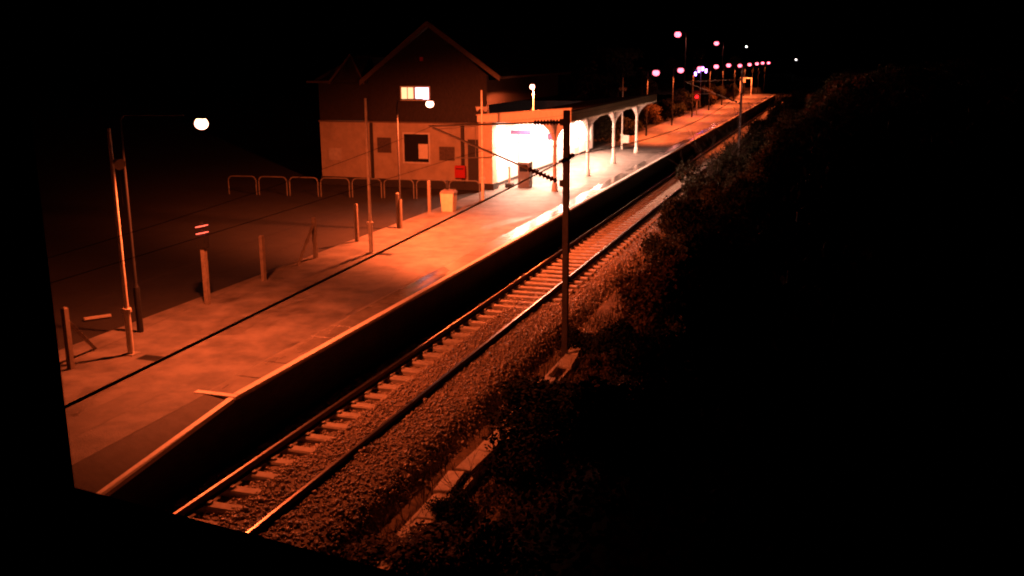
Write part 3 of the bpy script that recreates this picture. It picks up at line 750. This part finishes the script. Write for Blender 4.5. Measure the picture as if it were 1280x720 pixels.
# ------------------------------------------------------------------ far end: red signal, violet lit cabinet, pale frame
sgn = thing('signal_post', 'red signal light glowing at the back of the far platform', 'signal', (-15.2, 108, PZ))
MB().tube([(0, 0, 0), (0, 0, 1.5)], .06, 8).build('post', M_steel, sgn)
MB().box(-.35, .35, -.12, .12, 1.5, 2.5).build('head', M_darkpaint, sgn)
MB().tube([(0, -.13, 1.9), (0, -.30, 1.9)], [.17, .17], 12).build('red_lens', M_lensred, sgn)
light('signal_light', 'POINT', sgn, (0, -.5, 1.9), 60, (1, .01, .01), .2)
vk = thing('violet_lamp', 'cluster of violet lights on a pole behind the far platform', 'lamp', (-16.9, 122.6, PZ))
MB().tube([(0, 0, 0), (0, 0, 4.8)], .05, 8).build('post', M_steel, vk)
for i, (dx, dz) in enumerate(((-.65, 4.15), (-.25, 4.55), (.2, 4.75), (.6, 4.5))):
    MB().tube([(dx, -.05, dz-.35), (dx, -.05, dz+.1)], [.10, .14], 8).build('lens', M_lensviolet, vk)
MB().tube([(-.75, 0, 4.5), (.75, 0, 4.5)], .03, 6).build('crossbar', M_steel, vk)
ff = thing('pale_frame', 'small pale square frame between two far platform lamps', 'frame', (-15.0, 160, PZ))
MB().box(-.9, .9, -.04, .04, 2.6, 2.78).box(-.9, -.8, -.04, .04, 0, 2.6).box(.8, .9, -.04, .04, 0, 2.6).build('frame_tube', M_posterw, ff)
MB().box(-.8, -.1, -.03, .03, 2.0, 2.6).build('panel', M_posterw, ff)

# ------------------------------------------------------------------ vegetation
def leaf_mesh(name, lumps, n, size, m, flat=.55):
    """leaf quads spread through a set of ellipsoid lumps (cx,cy,cz,rx,ry,rz), denser toward the shell"""
    w = np.array([l[3]*l[4]*l[5] for l in lumps])**.66; w = w/w.sum()
    idx = RNG.choice(len(lumps), n, p=w); Lm = np.array(lumps)[idx]
    d = RNG.normal(size=(n, 3)); d /= np.linalg.norm(d, axis=1)[:, None]
    r = RNG.uniform(0.15, 1.0, n)**.45 * (1+RNG.normal(0, .10, n))
    P = Lm[:, :3] + d*r[:, None]*Lm[:, 3:]
    nrm = d + RNG.normal(0, .7, (n, 3)); nrm /= np.linalg.norm(nrm, axis=1)[:, None]
    t = np.cross(nrm, RNG.normal(size=(n, 3))); t /= np.linalg.norm(t, axis=1)[:, None]
    b = np.cross(nrm, t); s = size*RNG.uniform(.6, 1.4, (n, 1))
    V = np.stack([P - t*s, P + b*s*flat - t*s*.1, P + t*s, P - b*s*flat - t*s*.1], 1)
    F = np.arange(4*n).reshape(n, 4)
    return np_mesh(name, V.reshape(-1, 3), F, m)
def stems_mesh(name, n, h, spread, r, m, depth=2):
    b = MB()
    def grow(p, d, L, rr, k):
        q = p + d*L*.5 + Vector((random.uniform(-.06, .06), random.uniform(-.06, .06), 0))*L
        e = p + (d + Vector((random.uniform(-.2, .2), random.uniform(-.2, .2), random.uniform(-.05, .2)))).normalized()*L
        b.tube([p, q, e], [rr, rr*.8, rr*.55], 4, cap=False)
        if k > 0:
            for _ in range(random.choice((2, 3))):
                dd = (d + Vector((random.uniform(-.8, .8), random.uniform(-.8, .8), random.uniform(-.2, .5)))).normalized()
                grow(q.lerp(e, random.uniform(0, 1)), dd, L*random.uniform(.45, .7), rr*.5, k-1)
    for i in range(n):
        a = random.uniform(0, 2*math.pi)
        d = Vector((math.cos(a)*spread, math.sin(a)*spread, 1)).normalized()
        grow(Vector((math.cos(a)*.12, math.sin(a)*.12, -.1)), d, h*random.uniform(.45, .7), r, depth)
    me = b.mesh(name, fix=False); me.materials.append(m); return me
# four bush prototypes, about 1 m radius, then copied
protos = []
for k in range(5):
    lumps = []
    for j in range(9):
        a = random.uniform(0, 6.28); rr = random.uniform(.15, .75)
        q = random.uniform(.32, .55)
        lumps.append((rr*math.cos(a), rr*math.sin(a), random.uniform(.35, 1.15), q, q, q*random.uniform(.7, 1.1)))
    lumps.append((0, 0, .6, .7, .7, .55))
    protos.append((leaf_mesh('foliage', lumps, 5200, .052, M_leaf if k < 4 else M_leaf2), stems_mesh('stems', 7, 1.3, .5, .022, M_twig)))
def bush(x, y, sx, sz, label, k=None, group='dark bushes on the embankment', z=None):
    k = random.randrange(4) if k is None else k
    zz = ground_z(x, y) - .05 if z is None else z
    t = thing('bush', label, 'bush', (x, y, zz), group, random.uniform(0, 6.28)); t.scale = (sx, sx, sz)
    inst('foliage', protos[k][0], t); inst('stems', protos[k][1], t)
    return t
GEN = 'dark leafy bush in the black undergrowth on the right embankment'
bush(-5.6, 18.9, 1.25, .75, 'dark bush hanging over the cable trough nearest the camera', 0)
bush(-4.7, 27.0, 1.2, 1.1, 'dim brownish bush directly behind the nearest mast', 4)
bush(-5.0, 32.0, 1.2, 1.1, 'dark bush leaning toward the right rail beyond the nearest mast', 3)
bush(-5.9, 36.5, 1.2, 1.0, 'spiky dark bush reaching over the right rail', 1)
bush(-4.5, 14.6, 1.0, .7, 'low bush at the bottom of the picture beside pale trough lids', 2)
bush(-6.0, 12.6, .95, .42, 'lowest weedy bush at the bottom edge right of the track', 4)
bush(-5.3, 16.0, .6, .45, 'small brownish bush just right of the pale trough lids', 4)
bush(-4.9, 22.8, .9, .8, 'low dark bush at the right foot of the nearest mast', 0)
bush(-6.1, 24.3, .62, .55, 'small dark bush hiding the foot of the nearest mast', 1)
bush(-5.85, 14.2, .5, .4, 'small weedy clump over the nearer trough lids', 2)
BR = random.Random(11)
def clear_of_view(x, y, s, sz):
    """the bush must leave the track, trough and cess in sight from the bridge"""
    for fr, hz in ((1.15, .8), (.8, 1.55), (1.2, .4)):
        zt = ground_z(x, y) + hz*sz; xl = x - fr*s
        if zt > H-.6:
            if xl/y > .0: continue
            return False
        k = H/(H-zt); xh, yh = xl*k, y*k
        if xh < (-5.9 if yh < 26 else -6.6 if yh < 45 else -7.4): return False
    return True
for yy in np.arange(9, 66, 2.9):
    for xx in (-4.3, -3.3, -2.2, -.9, .8, 2.6, 5.0):
        bx_ = xx + BR.uniform(-.5, .5); by_ = float(yy) + BR.uniform(-1.2, 1.2)
        for s in (1.8, 1.5, 1.25, 1.0, .8, .6):
            sz = s*BR.uniform(.85, 1.05)
            if clear_of_view(bx_, by_, s, sz):
                bush(bx_, by_, s, sz, GEN, k=BR.choice((0, 1, 2, 3, 3, 4))); break
for i, yy in enumerate(np.arange(41, 150, 5.4)):      # bushes crowding the track farther off
    bush(-6.15 + .35*math.sin(i*2.1), float(yy), random.uniform(1.25, 1.6), random.uniform(1.2, 1.55) + yy*.004, 'dark trackside bush beyond the mast along the right rail', group='trackside bushes along the right rail')
# bare twiggy shrubs standing before the far platform
bare = [stems_mesh('twigs', 9, 3.4, .38, .028, M_twig, 3) for _ in range(2)]
for i, (xx, yy, s) in enumerate(((-6.6, 52, 1.0), (-6.5, 58, 1.15), (-6.7, 70, 1.2), (-6.5, 82, 1.25))):
    t = tag(inst('bare_shrub', bare[i % 2], None, (xx, yy, -.5), (0, 0, i*1.7), (s, s, s)),
            ['first bare twiggy shrub rising before the far platform', 'second bare twiggy shrub rising before the far platform', 'third bare twiggy shrub rising before the far platform', 'farthest bare twiggy shrub before the lit platform'][i], 'shrub', 'bare shrubs')
brm = [stems_mesh('bramble_stems', 11, 1.25, 1.1, .012, M_twig, 3) for _ in range(2)]
for i, (xx, yy, s_, lab) in enumerate(((-5.95, 19.6, .95, 'bramble sprawling over the gap between the pale trough lids'), (-5.7, 24.8, 1.0, 'bramble of bare stems behind the nearest mast'),
                                 (-5.9, 30.0, 1.1, 'bramble arching toward the right rail past the nearest mast'), (-6.2, 35.0, 1.15, 'farthest bramble leaning over the right rail'),
                                 (-5.8, 15.2, .8, 'bramble by the nearer pale trough lids'))):
    tag(inst('bramble', brm[i % 2], None, (xx, yy, ground_z(xx, yy)-.02), (0, 0, i*2.1), (s_, s_, s_)), lab, 'bramble', 'brambles beside the track')
# weeds and grass tufts beside the track
def grass_mesh(name, n, m):
    P = []
    while len(P) < n:
        x = random.uniform(-7.5, -4.4); y = 8 + 50*random.random()**1.3
        dens = smooth(-7.5, -5.9, x)*(.5+.9*mnoise.noise(Vector((x*.9, y*.5, 4))))
        if random.random() < dens: P.append((x, y, min(ground_z(x, y), 9)))
    P = np.array(P); a = RNG.uniform(0, 6.28, n); h = RNG.uniform(.08, .38, n); w = RNG.uniform(.006, .014, n)
    dx = np.stack([np.cos(a), np.sin(a), 0*a], 1); lean = RNG.normal(0, .45, (n, 2))*h[:, None]
    tip = P + np.concatenate([lean, h[:, None]], 1)
    mid = P + np.concatenate([lean*.3, h[:, None]*.6], 1)
    V = np.stack([P - dx*w[:, None], P + dx*w[:, None], mid + dx*w[:, None]*.8, tip, mid - dx*w[:, None]*.8], 1)
    base = 5*np.arange(n)[:, None]
    F = np.concatenate([base+np.array([[0, 1, 2]]), base+np.array([[0, 2, 4]]), base+np.array([[4, 2, 3]])], 0)
    return np_mesh(name, V.reshape(-1, 3), F, m)
tag(inst('weeds', grass_mesh('weeds', 15000, M_grass)), 'dry grass and weeds beside the track', 'grass', kind='stuff')
# ivy and brambles over the embankment slope
def ivy_mesh(name, n, m):
    P = np.empty((n, 3)); IR = random.Random(3)
    for i in range(n):
        x = -5.7 + 9.5*IR.random()**1.3; y = 2.2 + 44*IR.random()**1.5
        P[i] = (x, y, ground_z(x, y) + .02 + .30*IR.random()**2 + .14*mnoise.noise(Vector((x*1.4, y*1.4, 2))))
    nr = RNG.normal(0, .55, (n, 3)) + np.array([-.2, 0, 1.0]); nr /= np.linalg.norm(nr, axis=1)[:, None]
    t = np.cross(nr, RNG.normal(size=(n, 3))); t /= np.linalg.norm(t, axis=1)[:, None]; b = np.cross(nr, t)
    s = RNG.uniform(.02, .06, (n, 1))
    V = np.stack([P - t*s, P + b*s*.6, P + t*s, P - b*s*.6], 1)
    return np_mesh(name, V.reshape(-1, 3), np.arange(4*n).reshape(n, 4), m)
tag(inst('ivy', ivy_mesh('ivy', 90000, M_ivy)), 'dark ivy and bramble leaves covering the embankment slope', 'ivy', kind='stuff')
# trees and hedge behind the far platform and yard
tprot = []
for k in range(3):
    lumps = [(random.uniform(-1.6, 1.6), random.uniform(-1.6, 1.6), random.uniform(2.6, 6.0), random.uniform(.8, 1.5), random.uniform(.8, 1.5), random.uniform(.6, 1.1)) for _ in range(13)]
    tprot.append((leaf_mesh('crown', lumps, 5200, .15, M_leaf), stems_mesh('trunk', 1, 5.4, .03, .17, M_bark, 3)))
tl = [(-21, 78, .8), (-24, 92, .95), (-20.5, 104, .8), (-26, 118, 1.1), (-22, 134, .9), (-20, 150, .85), (-25, 168, 1.1), (-20, 190, .9), (-19, 230, 1.0)]
for i, (xx, yy, s) in enumerate(tl):
    back = yy < 62
    t = thing('tree', 'dark leafy tree standing in the black yard left of the station house' if back else 'dim tree behind the lamps of the far platform', 'tree', (xx, yy, .8), 'trees behind the yard' if back else 'trees behind the far platform', i*1.3)
    t.scale = (s, s, s)
    inst('crown', tprot[i % 3][0], t); inst('trunk', tprot[i % 3][1], t)
for i, yy in enumerate(np.arange(73, 160, 6.5)):
    bush(-17.4 + .4*math.sin(i*1.7), float(yy), 1.5, random.uniform(1.1, 1.7), 'dim hedge bush along the back of the far platform', k=i % 4 if i % 3 else 4, group='hedge bushes behind the far platform', z=.8)
